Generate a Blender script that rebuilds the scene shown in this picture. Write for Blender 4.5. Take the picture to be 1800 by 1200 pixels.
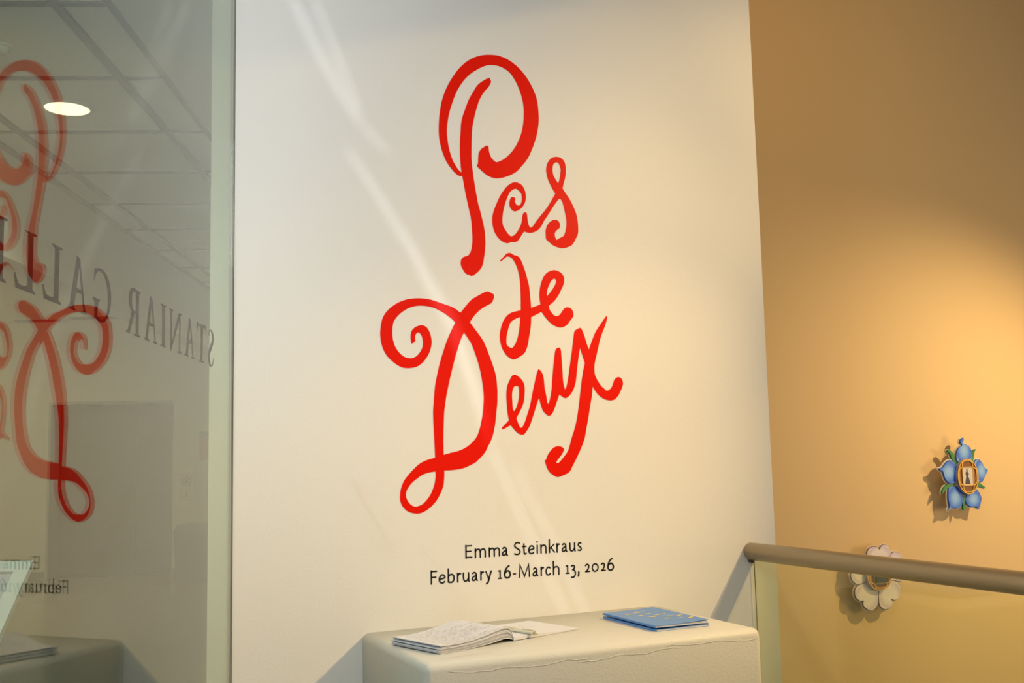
import bpy, bmesh, math, random
from mathutils import Vector, Matrix
random.seed(7)
S = bpy.context.scene
COL = S.collection
for o in list(bpy.data.objects): bpy.data.objects.remove(o)

# ------------------------------------------------------------------ camera
YAW, PITCH, ROLL = math.radians(24.7332), math.radians(6.2536), math.radians(-1.30575)
EYE = Vector((0, -2.7, 1.365))
fwd = Vector((math.sin(YAW)*math.cos(PITCH), math.cos(YAW)*math.cos(PITCH), math.sin(PITCH)))
r0 = Vector((math.cos(YAW), -math.sin(YAW), 0)); u0 = r0.cross(fwd)
rt = r0*math.cos(ROLL) + u0*math.sin(ROLL); up = -r0*math.sin(ROLL) + u0*math.cos(ROLL)
cd = bpy.data.cameras.new('camera'); cam = bpy.data.objects.new('camera', cd); COL.objects.link(cam)
cd.sensor_width = 36; cd.lens = 1834.2/1800*36; cd.clip_start = 0.02; cd.clip_end = 200
cam.matrix_world = Matrix(((rt.x, up.x, -fwd.x, EYE.x), (rt.y, up.y, -fwd.y, EYE.y), (rt.z, up.z, -fwd.z, EYE.z), (0, 0, 0, 1)))
S.camera = cam

# ------------------------------------------------------------------ hall frame (parallel to the glass partition)
GA = math.radians(21.4)
G = Vector((math.sin(GA), math.cos(GA), 0)); N = Vector((math.cos(GA), -math.sin(GA), 0))
HALL = Matrix.Translation((0, -2.7, 0)) @ Matrix.Rotation(-GA, 4, 'Z')     # local x = N, local y = G
GB = math.radians(23.0)                                                     # the glass itself runs a touch off the hall axis
GG = Vector((math.sin(GB), math.cos(GB), 0)); GN = Vector((math.cos(GB), -math.sin(GB), 0))
CORNER = Vector((0.462, 0, 0))                                              # where the glass meets the white wall
def hall(q, h, z): return HALL @ Vector((q, h, z))

# ------------------------------------------------------------------ world, lights, exposure
w = bpy.data.worlds.new('world'); S.world = w; w.use_nodes = True
bg = w.node_tree.nodes['Background']; bg.inputs[0].default_value = (0.92, 0.96, 1.0, 1); bg.inputs[1].default_value = 0.13
S.view_settings.view_transform = 'Standard'; S.view_settings.look = 'None'
S.view_settings.exposure = 0.0; S.view_settings.gamma = 1.0; S.view_settings.use_curve_mapping = False

def aim(o, target):
    d = Vector(target) - o.location
    o.rotation_euler = d.to_track_quat('-Z', 'Y').to_euler()
def spot(name, loc, target, watts, color, cone, blend, radius):
    l = bpy.data.lights.new(name, 'SPOT'); o = bpy.data.objects.new(name, l); COL.objects.link(o)
    o.location = loc; l.energy = watts; l.color = color; l.spot_size = math.radians(cone); l.spot_blend = blend; l.shadow_soft_size = radius
    aim(o, target); return o
def area(name, loc, target, watts, color, sx, sy):
    l = bpy.data.lights.new(name, 'AREA'); o = bpy.data.objects.new(name, l); COL.objects.link(o)
    o.location = loc; l.energy = watts; l.color = color; l.shape = 'RECTANGLE'; l.size = sx; l.size_y = sy
    aim(o, target); return o
WARM = (1.0, 0.685, 0.30)
# track spots washing the lettered wall from the upper right
spot('key_spot', (3.28, -1.80, 2.93), (1.045, 0, 0.787), 280, WARM, 38.4, 0.98, 0.012)
spot('key_spot', (3.42, -1.72, 2.95), (2.044, 0, 2.349), 112, WARM, 35.9, 0.957, 0.012)
spot('key_spot', (3.16, -1.86, 2.93), (0.736, 0, 1.029), 104, WARM, 54.5, 0.91, 0.012)
# track spot on the ochre wall with the flowers, then soft area washes
spot('flower_spot', (5.35, -0.15, 2.55), (4.25, 1.5, 0.20), 190, (1.0, 0.69, 0.33), 116, 1.0, 0.012)
area('ochre_wash', (3.2, -0.6, 3.9), (3.4, 1.5, 1.0), 15, (1.0, 0.64, 0.28), 1.2, 0.4)
area('ochre_wash', (6.3, -0.9, 1.1), (4.0, 1.5, 0.7), 26, (1.0, 0.66, 0.30), 1.0, 1.0)  # added unseen fill that lightens the flower shadows
# added fill over the upper left, cut along a slant by an added flap (built further down)
FILL = Vector((3.20, -1.95, 2.90)); FLAP_EDGE = ((0.471, 0.000, 2.407), (1.422, 0.000, 2.720))
spot('fill_spot', FILL, (0.75, 0, 2.15), 48, WARM, 40, 0.9, 0.003)
# cool daylight arriving high from the left
area('window_light', (0.1, -1.5, 2.4), (0.7, 0, 1.9), 15, (0.94, 0.975, 1.0), 0.5, 0.5)
# sunlight streaks: added lamp behind slots of an added, unseen screen (built further down)
STREAK = Vector((3.2, -5.5, 3.2)); STREAK_AIM = Vector((1.05, 0, 1.75))
spot('streak_lamp', STREAK, STREAK_AIM, 300, (0.94, 0.97, 1.0), 40, 0.1, 0.0017)
# added fill from behind the viewer, lightens the wall shadows
area('shadow_fill', (1.6, -5.6, 2.9), (1.4, 0, 1.0), 15, (1.0, 0.90, 0.68), 3.0, 0.8)
# hall and lobby light fittings
for h, e, c in ((1.6, 52, (0.94, 1.0, 0.97)), (4.03, 22, (1.0, 0.88, 0.68)), (9.2, 22, (1.0, 0.86, 0.66))):
    p = hall(-1.482, h, 2.744); spot('hall_downlight', p, p + Vector((0, 0, -1)), e, c, 150, 0.6, 0.008)
p = hall(-5.2, 10.3, 3.05); area('lobby_light', p, p + Vector((0, 0, -1)), 18, (1.0, 0.84, 0.60), 1.6, 1.6)
p = hall(-8.2, 11.5, 2.2); area('lobby_light', p, hall(-5.0, 13, 1.2), 20, (1.0, 0.80, 0.52), 1.0, 1.6)
RED = {
 'P': [['10947,21616c 10860,21636 10759,21704 10660,21805 10547,21946 10449,22130 10366,22357 10313,22600 10291,22847 10301,23126 10335,23436 10404,23779 10526,24117 10691,24434 10902,24745 11128,24990 11399,25186 11671,25302 11944,25356 12218,25366 12493,25298 12736,25173 12980,24973 13191,24710 13355,24410 13442,24129 13473,23812 13472,23521 13433,23255 13345,22927 13195,22565 13064,22322 12857,22073 12684,21900 12437,21763 12193,21676 11982,21656 11774,21716 11598,21834 11443,21959c 11484,22052 11496,22222 11520,22365 11597,22485 11687,22551 11748,22597 11799,22596 11828,22566 11843,22426 11891,22290 11964,22198 12047,22144 12113,22151 12266,22228 12452,22375 12640,22594 12785,22838 12900,23124 12963,23404 12986,23667 12983,23927 12928,24210 12842,24460 12754,24637 12635,24816 12484,24949 12272,25035 12089,25053 11937,25041 11755,24986 11542,24862 11300,24686 11103,24475 10952,24257 10830,24029 10723,23749 10631,23471 10574,23199 10540,22930 10553,22682 10584,22463 10638,22246 10708,22059 10792,21915 10877,21798 10978,21725c 11035,21661c'],
   ['11898,24653c 11761,24577 11593,24455 11486,24341 11394,24187 11302,24033 11209,23851 11116,23614 11032,23379 10984,23177 10962,22922 10939,22640 10931,22360 10938,22082 10951,21861 10998,21588 11070,21179 11150,20798 11217,20499 11248,20281 11261,20062 11267,19869 11259,19677 11225,19502 11172,19383 11109,19322 11028,19298 10966,19266 10914,19196 10892,19100 10905,19024 10960,18913 11019,18831 11079,18786 11139,18780 11196,18745c 11282,18768 11365,18830 11458,18911 11543,19031 11586,19139 11610,19275 11645,19470 11666,19664 11667,19838 11657,20012 11630,20204 11592,20376 11528,20634 11460,20879 11401,21207 11341,21592 11309,21868 11285,22173 11291,22453 11300,22735 11326,23047 11360,23248 11425,23510 11505,23775 11599,23999 11723,24200 11862,24361 11940,24501 11951,24559']],
 'a': [['12648,21089c 12628,21129 12543,21145 12487,21089 12454,20974 12460,20862 12519,20768 12609,20724 12685,20739 12809,20814 12920,20941 12976,21088 12986,21231 12962,21371 12889,21506 12783,21576 12661,21597 12538,21560 12384,21447 12228,21251 12102,21029 11976,20753 11912,20553 11896,20384 11919,20191 11989,20016 12105,19871 12238,19790 12373,19763 12480,19806 12601,19814 12693,19854 12772,19957 12851,20075 12908,20149c 12990,20127 13097,20120 13221,20149 13363,20224 13459,20330 13573,20523 13736,20750 13901,20992 14082,21223c 13976,21387c 13910,21280 13777,21068 13614,20840 13453,20657 13292,20460 13195,20325 13133,20278 13087,20303 13043,20399 13023,20553 13008,20679 12975,20719 12914,20709 12865,20626 12840,20454 12780,20281 12669,20105 12576,20014 12484,19980 12401,20030 12307,20149 12235,20270 12217,20408 12226,20549 12261,20748 12343,21007 12454,21242 12548,21349 12671,21402 12762,21353 12836,21275 12855,21163 12846,21034 12797,20931 12720,20905 12660,20948 12625,21025']],
 's': [['13960,21371c 13839,21562 13735,21769 13685,21980 13682,22110 13724,22258 13817,22398 13930,22473 14058,22497 14184,22478 14278,22400 14317,22316 14337,22158 14317,21924 14256,21715 14210,21551c 14295,21428 14418,21265 14539,21058 14643,20820 14685,20620 14698,20419 14684,20201 14584,20007 14484,19857 14338,19776 14178,19729 14020,19742 13849,19793 13726,19879 13613,19971c 13608,20113 13612,20241 13669,20388 13776,20510 13904,20571 14014,20556 14081,20475 14076,20331c 13973,20252 13914,20177 13911,20077 13958,19966c 14061,20030 14189,20096 14256,20215 14300,20390 14307,20592 14275,20791 14219,21046 14160,21186 14082,21223c','14011,22324 13923,22249 13894,22116 13905,21958 13973,21819 14071,21689c 14116,21818 14153,21995 14164,22127 14130,22254 14084,22314']],
 'd': [['12121,19247c 12197,19321 12305,19438 12396,19483 12486,19472 12555,19431 12651,19417 12741,19353 12813,19217 12899,18999 12969,18751 13018,18558 13042,18308 13063,18059 13068,17906c 13191,17947 13377,18021c 13402,17799c 13246,17718 13060,17628c 13056,17476 13026,17253 12977,17031 12932,16810 12826,16588 12660,16469 12478,16391 12284,16479 12146,16655 12073,16866 12056,17061 12089,17253 12168,17474 12291,17643 12443,17744 12610,17792 12737,17824c 12744,18073 12745,18351 12737,18628 12704,18877 12643,19082 12562,19245 12483,19338 12394,19374 12318,19361 12226,19281 12129,19206c','12720,17625c 12544,17555 12406,17454 12343,17315 12278,17095 12259,16930 12280,16794 12418,16721 12510,16800 12588,16939 12654,17160 12697,17409']],
 'e': [['13377,18021c 13352,18210 13358,18406 13410,18633 13509,18849 13637,18982 13811,19053 13967,19042 14106,18964 14175,18840 14160,18669 14076,18495 13960,18292 13814,18117 13655,17999c 13667,17887 13741,17778 13833,17703 13926,17700 14006,17745 14087,17847 14168,17940 14264,17966 14358,17947 14428,17874 14456,17762 14428,17676 14330,17560 14231,17444 14104,17375 13978,17360 13823,17403 13671,17496 13521,17644 13402,17799c','13834,18795 13739,18719 13640,18531 13595,18389 13594,18263c 13697,18379 13827,18540 13913,18714 13896,18775']],
 'D': [['9400,16767c 9372,16933 9395,17092 9466,17195 9588,17266 9725,17290 9846,17236 9936,17093 9988,16862 9960,16658 9881,16468 9741,16278 9557,16146 9406,16109 9256,16098 9092,16125 8900,16236 8710,16403 8579,16627 8517,16882 8516,17138 8572,17425 8692,17630 8872,17795 9098,17928 9370,18012 9674,18039 9981,18014 10289,17930 10630,17826 10863,17681c 11143,17424c 11252,17279 11392,17105 11532,16916 11624,16725 11731,16460 11867,16077 11920,15840 11944,15515 11940,15308 11931,15128 11900,14893 11861,14599 11807,14336 11722,14103 11622,13930 11540,13786 11442,13672 11330,13573 11250,13503 11091,13426 10872,13345 10592,13304 10301,13297c 10047,13276c 9860,13253 9678,13201 9527,13107 9362,12986 9242,12837 9196,12727 9200,12602 9252,12488 9354,12387 9473,12349 9592,12378c 9604,12168c 9470,12160 9249,12225 9103,12356 9031,12511 9024,12664 9056,12857 9141,13049 9261,13199 9411,13349 9593,13499 9804,13593 10041,13650c 10298,13724c 10508,13777 10756,13830 10976,13927 11151,14054 11280,14197 11362,14370 11430,14602 11484,14865 11512,15128 11523,15307 11509,15571 11462,15894 11389,16217 11284,16540 11179,16804 11055,16992 10957,17122c 10701,17404c 10562,17523 10346,17662 10131,17765 9916,17821 9702,17833 9519,17815 9306,17740 9079,17587 8913,17394 8866,17234 8855,17034 8877,16834 8949,16650 9081,16481 9230,16390 9380,16372 9516,16418 9638,16536 9716,16682 9733,16812 9705,16971 9646,17062 9585,17083 9524,17024 9508,16937 9506,16835'],
   ['11707,18327 11820,18287 11900,18230 11881,18109 11813,17992 11649,17904 11454,17777 11290,17622 11143,17424c 10957,17122c 10865,16943 10766,16676 10667,16381 10567,16030 10484,15709 10401,15361 10362,15128 10327,14898 10306,14553 10291,14181 10292,13724 10301,13297 10297,13099 10263,12873 10168,12650 10028,12444 9845,12284 9694,12198 9589,12166c 9473,12349c 9637,12395 9789,12524 9911,12688 10005,12910 10045,13106 10047,13276 10041,13650 10024,14128 10007,14556 10000,14899 10023,15159 10066,15591 10133,15909 10231,16286 10361,16667 10491,16992 10701,17404c 10863,17681c 11041,17895 11204,18066 11414,18194 11593,18292']],
 'ee': [['12078,14404c 12066,14452 12139,14523 12288,14660c 12253,14824 12232,15066 12220,15357 12244,15576 12301,15734 12399,15906 12454,15950 12534,15949 12654,15872 12759,15750 12803,15579 12789,15359 12757,15163 12671,14969 12517,14714c 12567,14580 12617,14471 12657,14441 12712,14477 12782,14603 12869,14822 12957,15066 13049,15446c 13249,15294c 13176,15115 13087,14870 13000,14650 12913,14456 12774,14275 12719,14247 12612,14260 12507,14327 12416,14424 12338,14514c 12244,14474 12137,14415','12526,15634 12445,15577 12400,15406 12402,15163 12416,14969 12455,14908c 12524,15017 12588,15188 12622,15383 12619,15578 12588,15627']],
 'u': [['13049,15446c 13125,15729 13201,16001 13259,16133c 13340,16065 13405,15929 13427,15756 13444,15559 13485,15361 13507,15189 13546,15115c 13591,15213 13653,15461 13683,15709 13721,16032 13764,16357 13805,16608 13836,16709 13902,16760 13978,16769c 14003,16687 14006,16662 14018,16445 14034,16111 14052,15745 14102,15539c 14161,15646 14226,15913 14294,16282 14363,16653 14386,16788c 14640,16777c 14586,16523 14524,16152 14467,15782 14383,15548 14265,15380 14131,15290 14039,15313 13911,15396c 13851,15247 13770,15049 13672,14851 13570,14776 13469,14819 13362,14934 13312,15082 13252,15295c']],
 'x': [['14386,16788c 14433,17059 14466,17245 14537,17315 14653,17369c 14709,17337 14798,17136 14884,16867 14937,16726c 15042,16973 15187,17266 15371,17511 15555,17741 15594,17742c 15582,17639 15483,17395 15356,17117 15269,16842 15180,16534 15114,16295 15105,16041 15157,15890 15285,15688 15416,15571 15511,15514 15630,15572 15712,15691 15777,15845 15898,15925 16014,15882 16068,15745 16022,15591 15896,15369c 15754,15250 15597,15223 15405,15266 15216,15384 15069,15568 15026,15652c 14995,15394 14927,15087 14851,14724 14777,14419 14704,14116 14584,13842 14434,13570 14286,13326 14171,13152 13999,13075 13797,13018 13661,13071 13527,13169 13440,13320 13385,13497c 13431,13537 13496,13671 13623,13818 13747,13889 13886,13895 13992,13846 14012,13783 13940,13662 13845,13555 13765,13461 13770,13421 13841,13432 13968,13552 14112,13713 14195,13876 14264,14094 14383,14396 14472,14699 14547,15087 14607,15449 14667,15812 14724,16087 14789,16324c 14640,16777c']],
}
GLASS = [
 ('STANIAR', [
  ('S', ['2197,16601c 2178,16715 2128,16744 2052,16726 1967,16641 1933,16548 2048,16429 2179,16305 2255,16182 2248,16070 2185,15963 2043,15894 1864,15937 1798,16041 1776,16125c 1808,16122c 1845,16038 1930,15938 1970,15921 2081,15979 2149,16081 2118,16191 1984,16311 1857,16436 1791,16561 1827,16664 1953,16749 2129,16762 2231,16711 2220,16599c']),
  ('T', ['3239,16811c 3131,16786c 2506,16794c 2461,16597c 2517,16699 2578,16722c 3129,16726c 3199,16694 3217,16605c','2927,16744c 2751,16744c 2775,15972c 2678,15955c 2692,15921c 3042,15922c 3029,15945c 2921,15972c']),
  ('A', ['3882,16815c 3759,16756c 3907,16250 3964,15993c 3890,15970c 3895,15944c 4212,15954c 4207,15977c 4097,16008c','3811,16712c 3759,16756c 3537,15983c 3439,15959c 3452,15935c 3693,15935c 3680,15958c 3592,15978c','3843,16321c 3639,16298c 3630,16243c 3874,16254c']),
  ('N', ['4674,16800c 4440,16800c 4464,16771c 4534,16761c 5074,16088c 5199,15942c 5235,15951c','5344,16814c 5045,16812c 5062,16786c 5151,16768c 5144,16045c 5215,16020c 5240,16758c','4614,16709c 4545,16736c 4528,16010c 4438,15974c 4450,15951c 4720,15960c 4715,15982c 4610,16006c']),
  ('I', ['5901,16828c 5548,16823c 5559,16797c 5633,16778c 5628,16020c 5552,15993c 5568,15969c 5891,15975c 5881,16001c 5781,16021c 5798,16775c']),
  ('A', ['6554,16877c 6435,16825c 6607,16335 6686,16030c 6581,16012c 6580,15989c 6898,15996c 6889,16015c 6814,16040c','6487,16784c 6435,16825c 6200,16018c 6101,16003c 6111,15980c 6359,15987c 6349,16008c 6259,16023c','6623,16353c 6323,16347c 6309,16293c 6657,16293c']),
  ('R', ['7384,16857c 7140,16856c 7148,16827c 7235,16797c 7227,16040c 7124,16025c 7128,16001c 7490,16002c 7486,16021c 7373,16047c','7326,16850c 7472,16872 7614,16861 7705,16813 7761,16726 7770,16623 7737,16519 7663,16451 7568,16425 7377,16409c 7378,16447c 7499,16458 7572,16503 7609,16584 7619,16693 7600,16775 7516,16812 7348,16807c','7602,16436c 7450,16430c 7685,16049c 7688,16013c 7918,16017c 7910,16038c 7806,16070c']),
 ]),
 ('GALLERY', [
  ('G', ['9463,16888c 9270,16925 9111,16927 8967,16887 8840,16806 8751,16702 8698,16562 8694,16414 8741,16274 8825,16159 8963,16061 9102,16027 9240,16025 9378,16057 9456,16086c 9443,16190 9439,16333c 9519,16385c 9513,16407c 9201,16397c 9208,16373c 9270,16358c 9310,16223 9315,16115c 9184,16083 9065,16091 8947,16136 8870,16227 8828,16350 8826,16483 8860,16640 8940,16759 9067,16847 9188,16877 9306,16866 9382,16828 9425,16763 9447,16681c 9478,16675c']),
  ('A', ['10216,16957c 10103,16914c 10213,16490 10313,16122c 10242,16084c 10251,16066c 10573,16078c 10567,16092c 10485,16124c','10145,16899c 10103,16914c 9863,16145c 9757,16083c 9774,16064c 10018,16068c 10012,16085c 9923,16106c','10228,16439c 9967,16433c 9957,16373c 10258,16364c']),
  ('L', ['11187,16950c 10810,16944c 10822,16912c 10916,16904c 10916,16142c 10806,16097c 10812,16076c 11430,16085c 11500,16290c 11460,16294c 11415,16220 11334,16156 11180,16147 11076,16163c 11069,16902c 11179,16933c']),
  ('L', ['12101,16955c 11731,16956c 11746,16928c 11842,16922c 11834,16153c 11736,16111c 11741,16091c 12362,16097c 12413,16302c 12375,16305c 12319,16207 12241,16160 12090,16158 11990,16182c 12000,16921c 12094,16935c']),
  ('E', ['12660,16975c 12667,16948c 12762,16938c 12756,16164c 12652,16121c 12659,16102c 13294,16117c 13346,16314c 13307,16315c 13248,16209 13154,16176 12900,16173c 12902,16501c 13097,16506c 13158,16418c 13184,16419c 13173,16571c 13142,16578c 13086,16542c 12900,16539c 12902,16942c 13166,16937c 13264,16826c 13295,16825c 13280,16985c']),
 ]),
]
TEXT = [(10894, [('E', 10881, 11095), ('m', 11160, 11497), ('m', 11578, 11922), ('a', 11974, 12171), ('S', 12349, 12558), ('t', 12603, 12749), ('e', 12787, 12993), ('i', 13049, 13102), ('n', 13172, 13370), ('k', 13439, 13642), ('r', 13682, 13806), ('a', 13848, 14039), ('u', 14098, 14304), ('s', 14360, 14512)]), (10270, [('F', 9862, 10057), ('e', 10090, 10294), ('b', 10353, 10560), ('r', 10624, 10757), ('u', 10794, 10998), ('a', 11054, 11248), ('r', 11311, 11435), ('y', 11461, 11666), ('1', 11839, 11977), ('6', 12025, 12241), ('-', 12293, 12405), ('M', 12483, 12835), ('a', 12907, 13095), ('r', 13162, 13282), ('c', 13311, 13491), ('h', 13551, 13763), ('1', 13947, 14098), ('3', 14115, 14295), (',', 14339, 14408), ('2', 14579, 14767), ('0', 14805, 15042), ('2', 15103, 15280), ('6', 15326, 15553)])]
BLUE = {'petal': ['45668,14086c 45734,14044 45701,13917 45653,13781 45911,13695 46175,13502 46253,13220 46193,12966 46103,12765 45533,12677 45126,12787 45050,13092 45127,13394 45341,13593 45523,13666 45412,13820 45447,13972 45559,14047','43758,12494 43999,12523 44260,12757 44513,12892 44754,12886 44948,12741 45102,12536 45114,11931 44918,11685 44602,11635 44334,11704 44118,11960 44030,12262 43848,12367','46380,12708 46480,12858 46648,12916 46822,12876 47018,12693 47140,12485 47394,12299 47327,12199 47120,11923 46917,11674 46668,11672 46431,11791 46421,12401','44413,11451 44660,11518 45002,11482 45391,11193 45355,10667 45213,10422 44891,10310 44551,10349 44266,10236c 44237,10287 44355,10456 44301,10757 44317,11155','45619,10958 45801,11103 46021,11196 46384,11310 46523,11280 46679,11072 46796,10814 46714,10564 46597,10239c 46423,10272 46220,10356 45870,10370 45609,10556 45549,10810'], 'leaf': ['44506,13415 44666,13428 44862,13298 44979,13068 45121,12737 45010,12664 44824,12895 44714,13200 44555,13344','46615,13443c 46589,13392 46494,13292 46410,13013 46314,12760 46213,12813 46283,13168 46388,13371 46522,13435','44950,11659 44802,11564 44448,11450 44122,11262 43938,11119c 43934,11218 44072,11463 44325,11604 44603,11645','46449,11612 46732,11603 46967,11469 47156,11361c 47095,11322 46818,11397 46432,11435','45379,11067 45599,11034 45535,10660 45530,10459 45435,10197c 45383,10239 45382,10515 45346,10717']}
WHITE = {'petal': ['38574,8265 38585,8406 38690,8551 38886,8644 39108,8661 39294,8617 39424,8500c 39531,8646 39779,8728 40014,8629 40152,8435 40185,8217 40042,8035 39765,7766 39367,7553 39005,7766 38712,8020','40130,8173 40288,8297 40515,8318 40766,8231 40930,8029 40936,7789c 41072,7636 41117,7393 41028,7111 40843,6836 40646,6793 40329,6848 40078,6913 39719,7198 39828,7762','37472,7209 37451,7350 37552,7460 37683,7568c 37609,7807 37745,7986 37968,8066 38279,8070 38580,7934 38873,7680 38864,7161 38440,6946 38249,6884 37997,6822 37783,6861 37579,7006','38437,6899 38797,6719 39203,6454 39208,6195 39153,5823 38991,5601 38730,5472 38454,5527 38220,5709 38142,5901 38212,6003c 37996,6006 37759,6140 37665,6357 37705,6633 37933,6804','39279,6449 39665,6539 40140,6885 40455,6825 40666,6657 40756,6413 40687,6132 40509,5931 40248,5870 40051,5966c 40145,5793 40031,5565 39704,5459 39455,5503 39279,5672 39210,5912']}
STREAKS = [[(0.6136, 2.6059, 0.0217), (0.6836, 2.4721, 0.022), (0.7465, 2.36, 0.0207), (0.8006, 2.2844, 0.0194)], [(0.6729, 2.6158, 0.0142), (0.7311, 2.479, 0.0159), (0.7658, 2.3899, 0.0177), (0.7976, 2.318, 0.0145)], [(0.8102, 2.2759, 0.0178), (0.8425, 2.2439, 0.0147), (0.888, 2.2034, 0.0083)], [(0.7632, 2.2066, 0.0127), (0.8252, 2.1201, 0.0194), (0.8894, 2.0215, 0.023), (0.9462, 1.9373, 0.0266), (0.9951, 1.8438, 0.0303), (1.0528, 1.75, 0.0324), (1.0887, 1.6548, 0.0343), (1.1309, 1.5274, 0.0276), (1.1698, 1.3998, 0.0191)], [(1.1763, 1.3806, 0.0139), (1.2413, 1.239, 0.0141), (1.3083, 1.0852, 0.0143), (1.3815, 0.9376, 0.0145), (1.4193, 0.8632, 0.0146)], [(1.2437, 1.3313, 0.0089), (1.2946, 1.237, 0.0107), (1.3633, 1.1139, 0.0127), (1.4406, 0.9489, 0.0129), (1.4751, 0.8742, 0.013)]]
# ------------------------------------------------------------------ materials
def mat(name, color, rough=0.6, metal=0.0, bump=0.0, bscale=200.0, var=0.0, vscale=6.0, spec=0.5, bdist=0.002):
    m = bpy.data.materials.new(name); m.use_nodes = True; nt = m.node_tree; b = nt.nodes['Principled BSDF']
    b.inputs['Base Color'].default_value = (*color, 1); b.inputs['Roughness'].default_value = rough
    b.inputs['Metallic'].default_value = metal; b.inputs['Specular IOR Level'].default_value = spec
    tc = nt.nodes.new('ShaderNodeTexCoord')
    if var:
        n = nt.nodes.new('ShaderNodeTexNoise'); n.inputs['Scale'].default_value = vscale; n.inputs['Detail'].default_value = 4
        r = nt.nodes.new('ShaderNodeValToRGB'); c0 = [max(0, c*(1-var)) for c in color]; c1 = [min(1, c*(1+var)) for c in color]
        r.color_ramp.elements[0].position = .3; r.color_ramp.elements[1].position = .7
        r.color_ramp.elements[0].color = (*c0, 1); r.color_ramp.elements[1].color = (*c1, 1)
        nt.links.new(tc.outputs['Object'], n.inputs['Vector']); nt.links.new(n.outputs['Fac'], r.inputs['Fac']); nt.links.new(r.outputs['Color'], b.inputs['Base Color'])
    if bump:
        n = nt.nodes.new('ShaderNodeTexNoise'); n.inputs['Scale'].default_value = bscale; n.inputs['Detail'].default_value = 3
        bp = nt.nodes.new('ShaderNodeBump'); bp.inputs['Strength'].default_value = bump; bp.inputs['Distance'].default_value = bdist
        nt.links.new(tc.outputs['Object'], n.inputs['Vector']); nt.links.new(n.outputs['Fac'], bp.inputs['Height']); nt.links.new(bp.outputs['Normal'], b.inputs['Normal'])
    return m
def emit(name, color, strength):
    m = bpy.data.materials.new(name); m.use_nodes = True; b = m.node_tree.nodes['Principled BSDF']
    b.inputs['Base Color'].default_value = (*color, 1); b.inputs['Emission Color'].default_value = (*color, 1); b.inputs['Emission Strength'].default_value = strength
    return m
def glass(name, tint, ior=1.5):
    # thin polished sheet: each of its two faces reflects by Fresnel and lets the rest straight through
    m = bpy.data.materials.new(name); m.use_nodes = True; nt = m.node_tree; nt.nodes.clear()
    out = nt.nodes.new('ShaderNodeOutputMaterial'); mix = nt.nodes.new('ShaderNodeMixShader')
    tr = nt.nodes.new('ShaderNodeBsdfTransparent'); tr.inputs[0].default_value = (*tint, 1)
    gl = nt.nodes.new('ShaderNodeBsdfGlossy'); gl.inputs['Roughness'].default_value = 0.0; gl.inputs['Color'].default_value = (1, 1, 1, 1)
    fr = nt.nodes.new('ShaderNodeFresnel'); ge = nt.nodes.new('ShaderNodeNewGeometry')
    mx = nt.nodes.new('ShaderNodeMapRange'); mx.inputs['To Min'].default_value = ior; mx.inputs['To Max'].default_value = 1/ior
    L = nt.links.new
    L(ge.outputs['Backfacing'], mx.inputs['Value']); L(mx.outputs['Result'], fr.inputs['IOR']); L(fr.outputs['Fac'], mix.inputs['Fac'])
    L(tr.outputs[0], mix.inputs[1]); L(gl.outputs[0], mix.inputs[2]); L(mix.outputs[0], out.inputs['Surface'])
    return m
def paint_radial(name, stops, rough=0.45):
    # hand-painted petal: colours from the middle of the piece out to its rim
    m = bpy.data.materials.new(name); m.use_nodes = True; nt = m.node_tree; b = nt.nodes['Principled BSDF']; b.inputs['Roughness'].default_value = rough
    tc = nt.nodes.new('ShaderNodeTexCoord'); v = nt.nodes.new('ShaderNodeVectorMath'); v.operation = 'DISTANCE'; v.inputs[1].default_value = (0.5, 0.5, 0.5)
    sep = nt.nodes.new('ShaderNodeSeparateXYZ'); cmb = nt.nodes.new('ShaderNodeCombineXYZ'); cmb.inputs[1].default_value = 0.5
    ns = nt.nodes.new('ShaderNodeTexNoise'); ns.inputs['Scale'].default_value = 7; ad = nt.nodes.new('ShaderNodeMath'); ad.operation = 'MULTIPLY_ADD'; ad.inputs[1].default_value = 0.16; 
    r = nt.nodes.new('ShaderNodeValToRGB'); L = nt.links.new
    els = r.color_ramp.elements
    while len(els) < len(stops): els.new(0.5)
    for e, (p, c) in zip(els, stops): e.position = p; e.color = (*c, 1)
    L(tc.outputs['Generated'], sep.inputs[0]); L(sep.outputs[0], cmb.inputs[0]); L(sep.outputs[2], cmb.inputs[2]); L(cmb.outputs[0], v.inputs[0])
    L(tc.outputs['Generated'], ns.inputs['Vector']); L(ns.outputs['Fac'], ad.inputs[0]); L(v.outputs['Value'], ad.inputs[2]); L(ad.outputs[0], r.inputs['Fac']); L(r.outputs['Color'], b.inputs['Base Color'])
    return m

M = {}
M['white_wall'] = mat('white_wall_paint', (0.80, 0.785, 0.75), 0.55, bump=0.22, bscale=170, bdist=0.0012, spec=0.35)
M['ochre'] = mat('ochre_wall_paint', (0.76, 0.57, 0.31), 0.65, bump=0.05, bscale=150, spec=0.3)
M['hall_wall'] = mat('hall_wall_paint', (0.70, 0.68, 0.60), 0.6)
M['soffit'] = mat('gypsum_paint', (0.66, 0.66, 0.62), 0.7)
M['tile'] = mat('ceiling_tile_fibre', (0.74, 0.74, 0.70), 0.9, bump=0.1, bscale=250, var=0.03, vscale=40)
M['tbar'] = mat('ceiling_grid_metal', (0.17, 0.17, 0.15), 0.5)
M['floor'] = mat('polished_floor', (0.36, 0.33, 0.27), 0.16, var=0.10, vscale=60)
M['base'] = mat('taupe_base', (0.16, 0.15, 0.13), 0.5)
M['red'] = mat('red_vinyl', (0.79, 0.009, 0.0012), 0.34, bump=0.10, bscale=120, spec=0.13, bdist=0.001)
M['black'] = mat('black_vinyl', (0.008, 0.008, 0.009), 0.4)
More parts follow.
